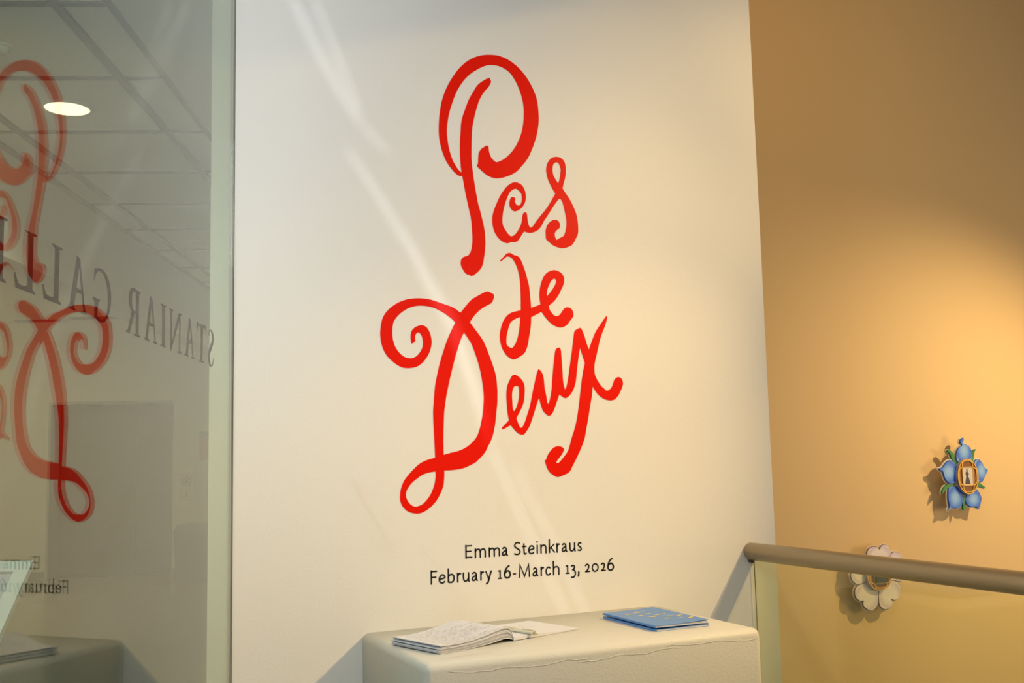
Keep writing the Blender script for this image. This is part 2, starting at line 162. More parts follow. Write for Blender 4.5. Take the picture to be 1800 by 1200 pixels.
M['glass_black'] = mat('glass_vinyl', (0.012, 0.011, 0.010), 0.8, spec=0.0)
M['glass'] = glass('partition_glass', (0.875, 0.935, 0.86))
M['rail_glass'] = glass('guard_glass', (0.955, 0.965, 0.81))
M['gasket'] = mat('dark_gasket', (0.05, 0.045, 0.04), 0.5)
M['channel'] = mat('grey_silicone', (0.42, 0.44, 0.42), 0.4)
M['bronze'] = mat('satin_bronze', (0.52, 0.43, 0.29), 0.36, metal=0.75)
M['ped'] = mat('pedestal_paint', (0.655, 0.645, 0.59), 0.5, bump=0.35, bscale=190, bdist=0.002, spec=0.35)
M['paper'] = mat('white_paper', (0.66, 0.675, 0.735), 0.7)
M['paper_grey'] = mat('page_edges', (0.46, 0.46, 0.53), 0.8)
M['sheet'] = mat('lilac_notice_paper', (0.60, 0.58, 0.64), 0.7)
M['ink'] = mat('black_ink', (0.06, 0.06, 0.08), 0.6)
M['cream'] = mat('cream_plastic', (0.74, 0.68, 0.50), 0.35)
M['steel'] = mat('brushed_steel', (0.62, 0.58, 0.48), 0.3, metal=1.0)
M['blue'] = mat('blue_cover', (0.055, 0.22, 0.60), 0.35)
M['yellow'] = mat('yellow_print', (0.90, 0.62, 0.01), 0.4)
M['pale_print'] = mat('pale_print', (0.55, 0.66, 0.80), 0.5)
M['door'] = mat('grey_metal_door', (0.10, 0.095, 0.075), 0.38, metal=0.3, var=0.05, vscale=4)
M['frame'] = mat('door_reveal_paint', (0.42, 0.44, 0.42), 0.5)
M['bin'] = mat('grey_bin_plastic', (0.09, 0.09, 0.085), 0.5)
M['dark'] = mat('dark_grey', (0.10, 0.10, 0.10), 0.5)
M['terracotta'] = mat('terracotta_print', (0.55, 0.24, 0.13), 0.6)
M['sign'] = mat('sign_plate', (0.60, 0.56, 0.46), 0.5)
M['sign_ink'] = mat('sign_ink', (0.22, 0.20, 0.17), 0.6)
M['can'] = mat('white_reflector', (0.86, 0.84, 0.76), 0.3)
M['lamp'] = emit('lamp_glow', (1.0, 0.84, 0.56), 2.3)
M['trim_white'] = mat('white_trim', (0.72, 0.72, 0.69), 0.5)
M['acrylic'] = mat('white_acrylic', (0.78, 0.83, 0.82), 0.3)
M['pole'] = mat('silver_pole', (0.55, 0.56, 0.57), 0.3, metal=0.9)
M['board'] = mat('cutout_board', (0.80, 0.74, 0.62), 0.6)
M['petal_blue'] = paint_radial('petal_blue_paint', [(0.08, (0.30, 0.55, 0.95)), (0.28, (0.19, 0.43, 0.95)), (0.44, (0.05, 0.21, 0.85)), (0.55, (0.02, 0.12, 0.70)), (0.66, (0.24, 0.44, 0.92))])
M['petal_white'] = paint_radial('petal_white_paint', [(0.08, (0.80, 0.77, 0.78)), (0.38, (0.84, 0.80, 0.84)), (0.54, (0.66, 0.58, 0.70)), (0.66, (0.86, 0.82, 0.88))])
M['purple_line'] = mat('purple_outline', (0.20, 0.13, 0.19), 0.5)
M['blue_line'] = mat('deep_blue_outline', (0.05, 0.12, 0.42), 0.5)
M['green'] = mat('green_leaf_paint', (0.018, 0.22, 0.06), 0.45, var=0.35, vscale=18)
M['wood'] = mat('painted_wood_brown', (0.20, 0.07, 0.015), 0.45, var=0.35, vscale=14)
M['gold'] = mat('gold_paint', (0.72, 0.42, 0.06), 0.4)
M['lilac'] = mat('lilac_edge', (0.42, 0.42, 0.60), 0.5)
M['photo'] = mat('grey_photo', (0.60, 0.58, 0.58), 0.4)
M['photo_dark'] = mat('dark_green_picture', (0.025, 0.045, 0.035), 0.9, spec=0.1)
M['skin_print'] = mat('pink_print', (0.72, 0.40, 0.30), 0.5)
M['gallery_floor'] = mat('grey_gallery_floor', (0.30, 0.27, 0.23), 0.35, var=0.06, vscale=8)
M['mask'] = mat('black_mask', (0.01, 0.01, 0.01), 0.9)

# ------------------------------------------------------------------ helpers
def link(name, me, m=None, parent=None, mw=None):
    if not isinstance(me, bpy.types.Mesh):
        bm = me; me = bpy.data.meshes.new(name); bm.to_mesh(me); bm.free()
    o = bpy.data.objects.new(name, me); COL.objects.link(o)
    if m and not me.materials: me.materials.append(m)
    if parent: o.parent = parent
    if mw is not None: o.matrix_world = mw if parent is None else o.matrix_world; 
    return o
def tag(o, label, cat=None, group=None):
    o['label'] = label
    if cat: o['category'] = cat
    if group: o['group'] = group
    return o
def thing(name, label, cat, mw=None, group=None):
    o = bpy.data.objects.new(name, None); COL.objects.link(o); o.empty_display_size = .05
    if mw is not None: o.matrix_world = mw
    return tag(o, label, cat, group)
def struct(name, me, m, mw=None, parent=None, label=None):
    o = link(name, me, m, parent, mw)
    if parent is None: o['kind'] = 'structure'
    if label: o['label'] = label
    return o
def box(bm, x0, x1, y0, y1, z0, z1):
    v = [bm.verts.new((x, y, z)) for z in (z0, z1) for y in (y0, y1) for x in (x0, x1)]
    for f in ((0, 2, 3, 1), (4, 5, 7, 6), (0, 1, 5, 4), (2, 6, 7, 3), (0, 4, 6, 2), (1, 3, 7, 5)): bm.faces.new([v[i] for i in f])
    return bm
def B(*a, bevel=0, seg=2):
    bm = bmesh.new(); box(bm, *a)
    if bevel: bmesh.ops.bevel(bm, geom=bm.edges[:], offset=bevel, segments=seg, profile=.5, affect='EDGES')
    return bm
def prism(pts, z0, z1):
    bm = bmesh.new(); a = [bm.verts.new((x, y, z0)) for x, y in pts]; b = [bm.verts.new((x, y, z1)) for x, y in pts]; k = len(pts)
    bm.faces.new(a[::-1]); bm.faces.new(b)
    for i in range(k): bm.faces.new((a[i], a[(i+1) % k], b[(i+1) % k], b[i]))
    bmesh.ops.recalc_face_normals(bm, faces=bm.faces[:]); return bm
def tube(p, q, r, seg=24, r2=None, caps=True):
    p, q = Vector(p), Vector(q); d = q - p; bm = bmesh.new()
    bmesh.ops.create_cone(bm, cap_ends=caps, segments=seg, radius1=r, radius2=r if r2 is None else r2, depth=d.length,
                          matrix=Matrix.Translation((p+q)/2) @ d.to_track_quat('Z', 'Y').to_matrix().to_4x4())
    return bm
def smooth(o):
    for p in o.data.polygons: p.use_smooth = True
    return o
def merge(bms):
    bm = bmesh.new()
    for b in bms:
        me = bpy.data.meshes.new('t'); b.to_mesh(me); b.free(); bm.from_mesh(me); bpy.data.meshes.remove(me)
    return bm
def pts_of(s, k=1e-4):
    out = []
    for t in s.split():
        c = t.endswith('c'); a, b = t.rstrip('c').split(','); out.append((float(a)*k, float(b)*k, c))
    return out
def catmull(P, closed=True, sub=4):
    # rounded through plain points, straight breaks at the ones marked as corners
    n = len(P); out = []
    for i in range(n if closed else n-1):
        p1, p2 = P[i], P[(i+1) % n]
        p0 = P[i-1] if (i > 0 or closed) else p1; p3 = P[(i+2) % n] if (i+2 < n or closed) else p2
        if p1[2]: p0 = p1
        if p2[2]: p3 = p2
        if p1[2] and p2[2]: out.append((p1[0], p1[1])); continue
        for j in range(sub):
            t = j/sub
            out.append(tuple(0.5*((2*p1[a]) + (p2[a]-p0[a])*t + (2*p0[a]-5*p1[a]+4*p2[a]-p3[a])*t*t + (3*p1[a]-p0[a]-3*p2[a]+p3[a])*t**3) for a in (0, 1)))
    if not closed: out.append((P[-1][0], P[-1][1]))
    return out
def filled(groups, ext, xf):
    # groups: outlines (with their holes) -> one flat extruded mesh; xf maps (x, y, depth) to the final place
    bm = bmesh.new(); k = 0
    for polys in groups:
        n0 = len(bm.verts)
        cu = bpy.data.curves.new('c', 'CURVE'); cu.dimensions = '2D'; cu.fill_mode = 'BOTH'; cu.extrude = ext
        for P in polys:
            sp = cu.splines.new('POLY'); sp.points.add(len(P)-1); sp.use_cyclic_u = True
            for a, p in zip(sp.points, P): a.co = (p[0], p[1], 0, 1)
        o = bpy.data.objects.new('c', cu); COL.objects.link(o)
        me = bpy.data.meshes.new_from_object(o, depsgraph=bpy.context.evaluated_depsgraph_get())
        bpy.data.objects.remove(o); bpy.data.curves.remove(cu); bm.from_mesh(me); bpy.data.meshes.remove(me)
        bm.verts.ensure_lookup_table()
        for v in bm.verts[n0:]: v.co.z += .00007*k
        k += 1
    for v in bm.verts: v.co = xf(*v.co)
    bmesh.ops.recalc_face_normals(bm, faces=bm.faces[:])
    return bm
def ribbon(bm, P, w, closed=False, cap=True, z=0.0):
    # flat pen stroke of width w along P (list of 2D points)
    P = [Vector((p[0], p[1])) for p in P]; n = len(P); L = []; R = []
    for i in range(n):
        a = P[i-1] if (i > 0 or closed) else P[i]; b = P[(i+1) % n] if (i < n-1 or closed) else P[i]
        d1 = (P[i]-a); d2 = (b-P[i])
        if d1.length < 1e-9: d1 = d2
        if d2.length < 1e-9: d2 = d1
        d1 = d1.normalized(); d2 = d2.normalized(); t = (d1+d2)
        t = t.normalized() if t.length > 1e-6 else d1
        nn = Vector((-t.y, t.x)); k = 1/max(.45, nn.dot(Vector((-d1.y, d1.x))))
        L.append(bm.verts.new((*(P[i]+nn*w/2*k), z))); R.append(bm.verts.new((*(P[i]-nn*w/2*k), z)))
    for i in range(n if closed else n-1):
        j = (i+1) % n; bm.faces.new((R[i], R[j], L[j], L[i]))
def disc(bm, x, y, rx, ry=None, z=0.0, seg=12):
    ry = rx if ry is None else ry
    bm.faces.new([bm.verts.new((x+rx*math.cos(2*math.pi*i/seg), y+ry*math.sin(2*math.pi*i/seg), z)) for i in range(seg)])
WALLXF = lambda x, y, d: Vector((x, -0.0006 - d, y))

def gline(s, off):
    # a point beside the glass, s metres from the wall joint, in hall coordinates
    p = HALL.inverted() @ (CORNER - GG*s - GN*off); return (p.x, p.y)
# ------------------------------------------------------------------ room shell
def flat(pts): return prism(pts, 0, 0.001)
ext = 3.42
struct('wall_front', prism([(0.402, 0), (2.144, 0), (2.144, 0.16), (0.66, 0.16)], 0, ext), M['white_wall'], label='white wall carrying the red lettering')
bm = bmesh.new(); a = hall(0, 0, 0)
p0 = Vector((0.402, 0.0, 0)); p1 = p0 + G*11.2; p2 = p1 + N*0.12; p3 = Vector((0.66, 0.165, 0)) 
struct('wall_right', prism([(p0.x+.02, p0.y+.05), (p1.x, p1.y), (p2.x, p2.y), (p0.x+.148, p0.y+.17)][::-1], 0, 2.9), M['hall_wall'])
struct('wall_back', B(1.3, 8.0, 1.5, 1.65, -0.6, 4.2), M['ochre'], label='ochre wall beyond the glass guard with two flower pieces')
struct('floor', prism([(0.45, 0.0), (2.2, 0.0), (2.2, -6.5), (-2.28, -6.5)][::-1], -0.10, -0.002), M['gallery_floor'])
bm = prism([(-9.0, -3.5), gline(6.2, .01), gline(0, .01), (-.56, 13.9), (-9.0, 13.9)], -0.10, -0.001); struct('floor', bm, M['floor'], HALL, label='polished hall floor beyond the glass')
struct('ceiling', prism([(2.3, 1.66), (8.0, 1.66), (8.0, -6.5), (2.3, -6.5)][::-1], 4.30, 4.35), M['trim_white'], label='higher ceiling over the opening beyond the guard')
struct('trim_2', B(2.3, 2.36, -6.5, 1.5, 3.40, 4.3), M['trim_white'], label='fascia between the lower and the higher ceiling')
struct('ceiling', prism([(0.30, 0.0), (2.6, 0.0), (2.6, -6.5), (-2.28, -6.5)][::-1], 3.40, 3.45), M['trim_white'])
# far lobby wall with its door opening
FH = 13.148
bm = merge([B(-9.0, -4.955, FH, FH+.38, 0, 3.14), B(-3.452, -0.4, FH, FH+.38, 0, 3.14), B(-4.955, -3.452, FH, FH+.38, 2.15, 3.14), B(-5.2, -3.2, FH+.40, FH+.5, 0, 2.4)])
struct('wall_far', bm, M['hall_wall'], HALL)
struct('wall_left', B(-9.15, -9.0, -3.5, 13.6, 0, 3.14), M['hall_wall'], HALL)
struct('baseboard_far', merge([B(-9.0, -4.97, FH-.012, FH-.001, 0, .10), B(-3.44, -0.6, FH-.012, FH-.001, 0, .10)]), M['base'], HALL)
bm = merge([B(-4.954, -4.925, FH-.012, FH+.33, 0.002, 2.149), B(-4.925, -3.453, FH-.012, FH+.33, 2.12, 2.149)])
door = struct('door_1', B(-4.92, -3.98, FH+.30, FH+.345, 0.01, 2.11, bevel=.004), M['door'], HALL, label='left leaf of the grey double door at the end of the lobby')
link('door_frame', bm, M['frame'], door)
link('push_plate', B(-4.90, -4.855, FH+.285, FH+.299, 1.38, 1.50), M['dark'], door)
door = struct('door_2', B(-3.97, -3.46, FH+.30, FH+.345, 0.01, 2.11, bevel=.004), M['door'], HALL, label='right leaf of the grey double door at the end of the lobby')
struct('trim_1', B(-2.09, -1.942, -3.0, 13.14, 2.281, 3.13), M['soffit'], HALL, label='bulkhead between the hall ceiling and the lobby')
struct('ceiling', B(-9.0, -2.09, -3.5, 13.14, 3.135, 3.2), M['hall_wall'], HALL, label='lobby ceiling')
# hall ceiling: gypsum margin plus a metal grid holding separate tiles
cl = struct('ceiling', prism([(-1.024, -1.2), gline(3.9, .02), gline(0, .02), (-.575, 13.1), (-1.024, 13.1)], 2.745, 2.80), M['soffit'], HALL, label='hall ceiling of square tiles in a metal grid')
H0 = 3.091; hs = [H0 + .6222*k for k in range(-6, 17)]
lines = [-1.942+.013, -1.782, -1.178, -1.024+.012]
for q in lines: link('grid_bar', B(q-.013, q+.013, hs[0], hs[-1], 2.744, 2.764), M['tbar'], cl)
gb = None
for h in hs:
    if gb is None:
        gb = link('grid_bar', B(-1.942, -1.03, -.012, .012, 2.748, 2.764), M['tbar'], cl); gb.location = (0, h, 0); gm = gb.data
    else:
        c = gb.copy(); COL.objects.link(c); c.location = (0, h, 0)
spans = [(lines[i]+.015, lines[i+1]-.015) for i in range(3)]
for (q0, q1) in spans:
    t0 = None
    for k in range(len(hs)-1):
        if t0 is None:
            t0 = link('ceiling_tile', B(q0, q1, .014, .6222-.014, 2.753, 2.768, bevel=.004, seg=1), M['tile'], cl); t0.location = (0, hs[k], 0)
        else:
            c = t0.copy(); COL.objects.link(c); c.location = (0, hs[k], 0)
struct('ceiling', prism([(-1.95, -1.2), gline(3.9, .02), gline(0, .02), (-.575, 13.1), (-1.95, 13.1)], 2.80, 2.83), M['dark'], HALL, label='plenum above the hall tiles')

# ------------------------------------------------------------------ glass partition on the left, with its vinyl lettering
gl = thing('glass_partition', 'tall frameless glass partition on the left, meeting the white wall at a slim dark joint', 'partition', Matrix.Translation(CORNER) @ Matrix.Rotation(-GB, 4, 'Z'))
TG = 0.0055
link('glass_pane', B(-TG, 0, -3.9, -.004, 0.005, 3.395), M['glass'], gl)
link('gasket', B(-.0045, .0005, -.0035, -.0008, 0, 3.39), M['gasket'], gl)
link('floor_channel', B(-.02, .015, -3.9, -.004, 0, .004), M['steel'], gl)
GXF = lambda x, y, d: CORNER - GG*x - GN*(TG - .0006 + d) + Vector((0, 0, y))
for word, letters in GLASS:
    lab = {'STANIAR': 'black serif capitals in the row nearest the wall joint, seen reversed on the glass partition', 'GALLERY': 'larger looking black serif capitals at the left picture edge, seen reversed on the glass partition'}[word]
    t = thing('glass_lettering', lab, 'lettering', Matrix.Translation(GXF(.3, 1.6, 0)), 'black words on the glass')
    for nm, polys in letters:
        o = link('letter', filled([[catmull(pts_of(p))] for p in polys], .0002, GXF), M['glass_black'])
        o.parent = t; o.matrix_parent_inverse = t.matrix_world.inverted()

# ------------------------------------------------------------------ red hand-drawn lettering on the wall
words = [('Pas', ['P', 'a', 's'], 'large red hand-drawn word Pas at the top of the white wall'), ('de', ['d', 'e'], 'small red hand-drawn word de between the two larger red words'), ('Deux', ['D', 'ee', 'u', 'x'], 'large red hand-drawn word Deux with a swirled capital, lowest of the red words')]
for word, ks, lab in words:
    first = pts_of(RED[ks[0]][0][0])[0]
    t = thing('red_lettering', lab, 'lettering', Matrix.Translation((first[0], 0, first[1])), 'red words on the white wall')
    for i, k in enumerate(ks):
        o = link('letter', filled([[catmull(pts_of(p)) for p in g] for g in RED[k]], .00025, lambda x, y, d, i=i: WALLXF(x, y, d + .00002*i)), M['red'])
        o.parent = t; o.matrix_parent_inverse = t.matrix_world.inverted()

# ------------------------------------------------------------------ small black text lines
CAP = .0346
def q(*a): return [(x, y, False) for x, y in a]
def c_(*a): return [(x, y, True) for x, y in a]
oval = [(.5+.5*math.cos(t), .335+.305*math.sin(t), False) for t in [i*math.pi/8 for i in range(16)]]
GLYPH = {
 'E': [c_((0,1),(0,0)), c_((0,.95),(1,.95)), c_((0,.52),(.85,.52)), c_((0,.05),(1,.05))],
 'F': [c_((0,1),(0,0)), c_((0,.95),(1,.95)), c_((0,.5),(.85,.5))],
 'm': [c_((0,.69),(0,0)), q((0,.47),(.1,.58),(.28,.64),(.42,.6),(.48,.46),(.49,.3))+c_((.49,0)), q((.49,.47),(.6,.58),(.78,.64),(.93,.6),(1,.46),(1,.3))+c_((1,0))],
 'n': [c_((0,.69),(0,0)), q((0,.46),(.18,.58),(.55,.64),(.88,.58),(1,.44),(1,.3))+c_((1,0))],
 'h': [c_((0,1.07),(0,0)), q((0,.46),(.18,.58),(.55,.64),(.88,.58),(1,.44),(1,.3))+c_((1,0))],
 'a': [q((.08,.57),(.3,.64),(.6,.62),(.78,.5),(.78,.3),(.79,.12),(.87,.05))+c_((1,.02)), q((.78,.38),(.45,.36),(.12,.27),(0,.15),(.08,.06),(.3,.03),(.55,.09),(.77,.2))],
 'S': [q((.95,.91),(.65,.97),(.25,.93),(.04,.77),(.13,.62),(.5,.5),(.9,.36),(1,.22),(.85,.08),(.5,.03),(.18,.05),(0,.1))],
 't': [q((.36,.84),(.36,.5),(.37,.2),(.48,.06),(.7,.03),(1,.08)), c_((0,.62),(1,.63))],
 'e': [q((.03,.30))+q((.5,.35),(.98,.41),(.93,.54),(.7,.63),(.42,.63),(.13,.5),(0,.31),(.1,.13),(.4,.03),(.72,.04),(.97,.13))],
 'i': [c_((.5,.67),(.5,0)), 'dot'],
 'k': [c_((0,1.07),(0,0)), c_((.02,.31),(.95,.66)), c_((.28,.41),(1,.02))],
 'r': [c_((0,.69),(0,0)), q((0,.42),(.25,.56),(.6,.64),(1,.62))],
 'u': [q((0,.67),(0,.4),(.02,.2),(.15,.06),(.42,.03),(.7,.1),(.93,.24)), c_((.93,.67),(.93,.12),(1,0))],
 's': [q((.92,.6),(.6,.64),(.2,.6),(.08,.48),(.3,.38),(.75,.27),(.95,.16),(.8,.05),(.45,.03),(.02,.07))],
 'b': [c_((0,1.07),(0,.05)), q((0,.47),(.25,.59),(.6,.63),(.92,.52),(1,.33),(.9,.14),(.62,.03),(.3,.03),(0,.06))],
 'y': [c_((0,.67),(.52,.04)), q((1,.67),(.75,.35),(.52,.0),(.35,-.2),(.05,-.3))],
 '1': [c_((.52,.66),(.52,.03)), c_((0,.04),(1,.04)), c_((.05,.62),(.52,.63))],
 '6': [q((.85,.98),(.5,.88),(.16,.64),(0,.34),(.12,.11),(.45,.03),(.82,.09),(1,.29),(.88,.5),(.58,.59),(.3,.54),(.06,.4))],
 '-': [c_((0,.30),(1,.31))],
 'M': [c_((0,0),(.06,.99),(.5,.06),(.94,.99),(1,0))],
 'c': [q((.95,.57),(.68,.64),(.3,.59),(.03,.36),(.12,.14),(.42,.03),(.72,.04),(1,.12))],
 '3': [q((.08,.58),(.42,.64),(.78,.58),(.8,.46),(.6,.35),(.35,.30)), q((.4,.31),(.8,.22),(1,.02),(.85,-.2),(.5,-.32),(.05,-.31))],
 ',': [q((.75,.11),(.85,-.0),(.6,-.16),(.1,-.27))],
 '2': [q((.05,.54),(.3,.63),(.62,.62),(.8,.5),(.66,.3),(.35,.13),(.05,.05)), c_((.03,.05),(1,.06))],
 '0': ['oval'],
}
labs = ['black sans serif text line naming the artist, just under the red lettering', 'black sans serif date line, lower of the two small text lines above the pedestal']
for (z0, items), lab in zip(TEXT, labs):
    zb = z0*1e-4
    t = thing('text_line', lab, 'lettering', Matrix.Translation((items[0][1]*1e-4, 0, zb)), 'small black text lines on the white wall')
    for ch, a, b in items:
        a *= 1e-4; b *= 1e-4; wd = .126*CAP; bm = bmesh.new()
        mx = lambda x: a + wd/2 + (b-a-wd)*x
        my = lambda y: zb + y*CAP
        for st in GLYPH[ch]:
            if st == 'dot': disc(bm, mx(.5), my(.93), wd*.62)
            elif st == 'oval': ribbon(bm, [(mx(x), my(y)) for x, y, _ in oval], wd*.92, closed=True)
            else:
                P = catmull([(mx(x), my(y), c) for x, y, c in st], closed=False, sub=5)
                ribbon(bm, P, wd*(1.12 if ch in 'y6,' else 1.0) if len(P) > 2 or abs(P[0][0]-P[-1][0]) < .3*abs(P[0][1]-P[-1][1]) else wd*.85)
                for e in (P[0], P[-1]): disc(bm, e[0], e[1], wd*.42)
        ex = bmesh.ops.extrude_face_region(bm, geom=bm.faces[:])
        for v in ex['geom']:
            if isinstance(v, bmesh.types.BMVert): v.co.z += .0004
        for v in bm.verts: v.co = Vector((v.co.x, -.0003 - v.co.z, v.co.y))
        bmesh.ops.recalc_face_normals(bm, faces=bm.faces[:])
        o = link('letter', bm, M['black']); o.parent = t; o.matrix_parent_inverse = t.matrix_world.inverted()

# ------------------------------------------------------------------ glass guard with its tubular handrail
gr = thing('glass_guard', 'frameless glass guard panel capped by a thick satin bronze tube handrail, right of the pedestal', 'railing', Matrix.Translation((2.045, 0, 0)))
RZ = 1.053
h = link('handrail', tube((0, -.004, RZ), (0, -3.6, RZ), .0272, 48), M['bronze'], gr); smooth(h)
for p in h.data.polygons:
    if len(p.vertices) > 4: p.use_smooth = False
link('wall_bracket', tube((-.004, -.0005, RZ-.0275), (-.004, -.016, RZ-.0275), .007, 12), M['gasket'], gr)
link('glass_pane', B(-.006, .006, -3.6, -.012, 0.002, RZ-.022), M['rail_glass'], gr)
link('edge_gasket', B(.004, .0058, -.0118, -.0102, .02, RZ-.03), M['gasket'], gr)

# ------------------------------------------------------------------ pedestal
pd = thing('pedestal', 'white painted box pedestal against the wall under the lettering, holding the guest book', 'pedestal', Matrix.Translation((1.25, -.242, 0)))
bm = B(-.455, .455, -.240, .240, 0, .9145)
bmesh.ops.bevel(bm, geom=[e for e in bm.edges if max(v.co.z for v in e.verts) > .5 and not all(v.co.y > .2 for v in e.verts)], offset=.019, segments=5, profile=.5, affect='EDGES')
o = smooth(link('body', bm, M['ped'], pd))
random.seed(3)
bm = bmesh.new(); P = []
for i in range(60):
    x = -.40 + .84*i/59; P.append((x, .8975 - .006*abs(math.sin(i*.31)) - .003*random.random() - .004*math.sin(i*.11)))
for a, b in ((0, 26), (23, 44), (40, 60)):
    Q = [(x, z - .006*(a % 2)) for x, z in P[a:b]]
    for (xa, za), (xb, zb_) in zip(Q, Q[1:]):
        v = [bm.verts.new(c) for c in ((xa, -.2402, za), (xb, -.2402, zb_), (xb, -.2407, zb_-.0010), (xa, -.2407, za-.0010), (xa, -.2402, za-.0028), (xb, -.2402, zb_-.0028))]
        bm.faces.new((v[0], v[3], v[2], v[1])); bm.faces.new((v[3], v[4], v[5], v[2]))
link('paint_ridge', bm, M['ped'], pd)

# ------------------------------------------------------------------ guest book, pen, booklets
TOP = .9146
bk = thing('guest_book', 'open white guest book with thick handwritten left pages, on the pedestal', 'book', Matrix.Translation((1.083, -.318, TOP)) @ Matrix.Rotation(math.radians(17.5), 4, 'Z'))
PH = .188
top_prof = [(-.228, .020), (-.20, .0185), (-.17, .018), (-.13, .0205), (-.09, .0265), (-.055, .033), (-.03, .0365), (-.014, .0345), (-.004, .0245), (.000, .012)]
bot_prof = [(-.228, .0006), (-.20, .0006), (-.17, .0006), (-.13, .001), (-.09, .0025), (-.055, .006), (-.03, .009), (-.014, .008), (-.004, .005), (.000, .0035)]
def sheet(f0, f1, y0, y1, dx=0, mirror=1):
    # pages between two height profiles (fractions of the block)
    bm = bmesh.new(); A = []
    for (x, zt), (_, zb_) in zip(top_prof, bot_prof):
        za = zb_ + (zt-zb_)*f0; zc = zb_ + (zt-zb_)*f1; x = x + dx*min(1, -x/.228)
        A.append([bm.verts.new((x, y, z)) for y in (y0, y1) for z in (za, zc)])
    for a, b in zip(A, A[1:]):
        bm.faces.new((a[1], b[1], b[3], a[3])); bm.faces.new((a[0], a[2], b[2], b[0])); bm.faces.new((a[0], b[0], b[1], a[1])); bm.faces.new((a[2], a[3], b[3], b[2]))
    bm.faces.new((A[0][0], A[0][1], A[0][3], A[0][2])); bm.faces.new((A[-1][0], A[-1][2], A[-1][3], A[-1][1]))
    bmesh.ops.recalc_face_normals(bm, faces=bm.faces[:]); return bm
NS = 9
for k in range(NS):
    f0, f1 = k/NS + (.010 if k else 0), (k+1)/NS - (.022 if k < NS-1 else 0)
    smooth_o = link('page_block', sheet(f0, f1, random.uniform(0, .003), PH - random.uniform(0, .003), dx=random.uniform(-.004, .004) if k < NS-1 else 0), M['paper'] if k % 3 != 1 else M['paper_grey'], bk)
# right-hand pages
bm = bmesh.new(); A = []
for x, z in [(.0, .010), (.006, .007), (.02, .0085), (.05, .009), (.10, .006), (.16, .0042), (.228, .0035)]:
    A.append([bm.verts.new(c) for c in ((x, 0, .0006 if x > .05 else .0015), (x, 0, z), (x, PH, .0006 if x > .05 else .0015), (x, PH, z))])
for a, b in zip(A, A[1:]):
    bm.faces.new((a[1], b[1], b[3], a[3])); bm.faces.new((a[0], a[2], b[2], b[0])); bm.faces.new((a[0], b[0], b[1], a[1])); bm.faces.new((a[2], a[3], b[3], b[2]))
bm.faces.new((A[-1][0], A[-1][2], A[-1][3], A[-1][1])); bmesh.ops.recalc_face_normals(bm, faces=bm.faces[:])
link('right_page', bm, M['paper'], bk)
def prof(x):
    for (xa, za), (xb, zb_) in zip(top_prof, top_prof[1:]):
        if xa <= x <= xb: return za + (zb_-za)*(x-xa)/(xb-xa)
    return top_prof[0][1]
bm = bmesh.new(); random.seed(11)
def scrawl(x, y, hgt, thick, zf):
    # one handwritten word-like squiggle laid on the page
    L = random.uniform(.012, .034); n = int(L/.0022); pr = None
    for i in range(n+1):
        xx = x + L*i/n; yy = y + random.uniform(-hgt, hgt)
        if pr and xx < -.008 or pr and zf is not prof:
            a, b = Vector(pr), Vector((xx, yy)); d = (b-a).normalized(); nn = Vector((-d.y, d.x))*thick/2
            bm.faces.new([bm.verts.new((p.x, p.y, zf(p.x)+.0003)) for p in (a-nn, b-nn, b+nn, a+nn)])
        pr = (xx, yy)
    return x + L + random.uniform(.004, .010)
for r in range(14):
    y = PH - .014 - r*.0128; x = -.218 + random.uniform(0, .02); e = random.choice((-.05, -.09, -.025, -.12))
    while x < e: x = scrawl(x, y + random.uniform(-.001, .001), .0028 if r not in (2, 3) else .0045, .0007, prof)
hw = link('handwriting', bm, M['ink'], bk); hw['label'] = 'rows of black handwriting on the left page'
bm = bmesh.new(); rp = lambda x: .0105 if x < .06 else (.0105 - (x-.06)*.08 if x < .12 else .0062)
for r in range(4):
    x = .055 + .01*r
    while x < .16: x = scrawl(x, PH - .04 - .016*r, .002, .0005, lambda x: max(.0045, .0100-.035*max(0, x-.03)))
link('handwriting', bm, M['ink'], bk)

pen = thing('pen', 'cream click pen with metal clicker lying in the gutter of the open guest book', 'pen', bk.matrix_world @ Matrix.Translation((.0585, -.0235, .0140)))
smooth(link('barrel', tube((0, .012, 0), (0, .120, 0), .0050, 20), M['cream'], pen))
smooth(link('tip', tube((0, .120, 0), (0, .138, 0), .0046, 20, .0012), M['steel'], pen))
link('collar', tube((0, .008, 0), (0, .012, 0), .0046, 20), M['steel'], pen)
smooth(link('clicker', tube((0, -.002, 0), (0, .008, 0), .0028, 16), M['cream'], pen))
link('clip', B(-.0015, .0015, .014, .052, .0052, .0068), M['cream'], pen)

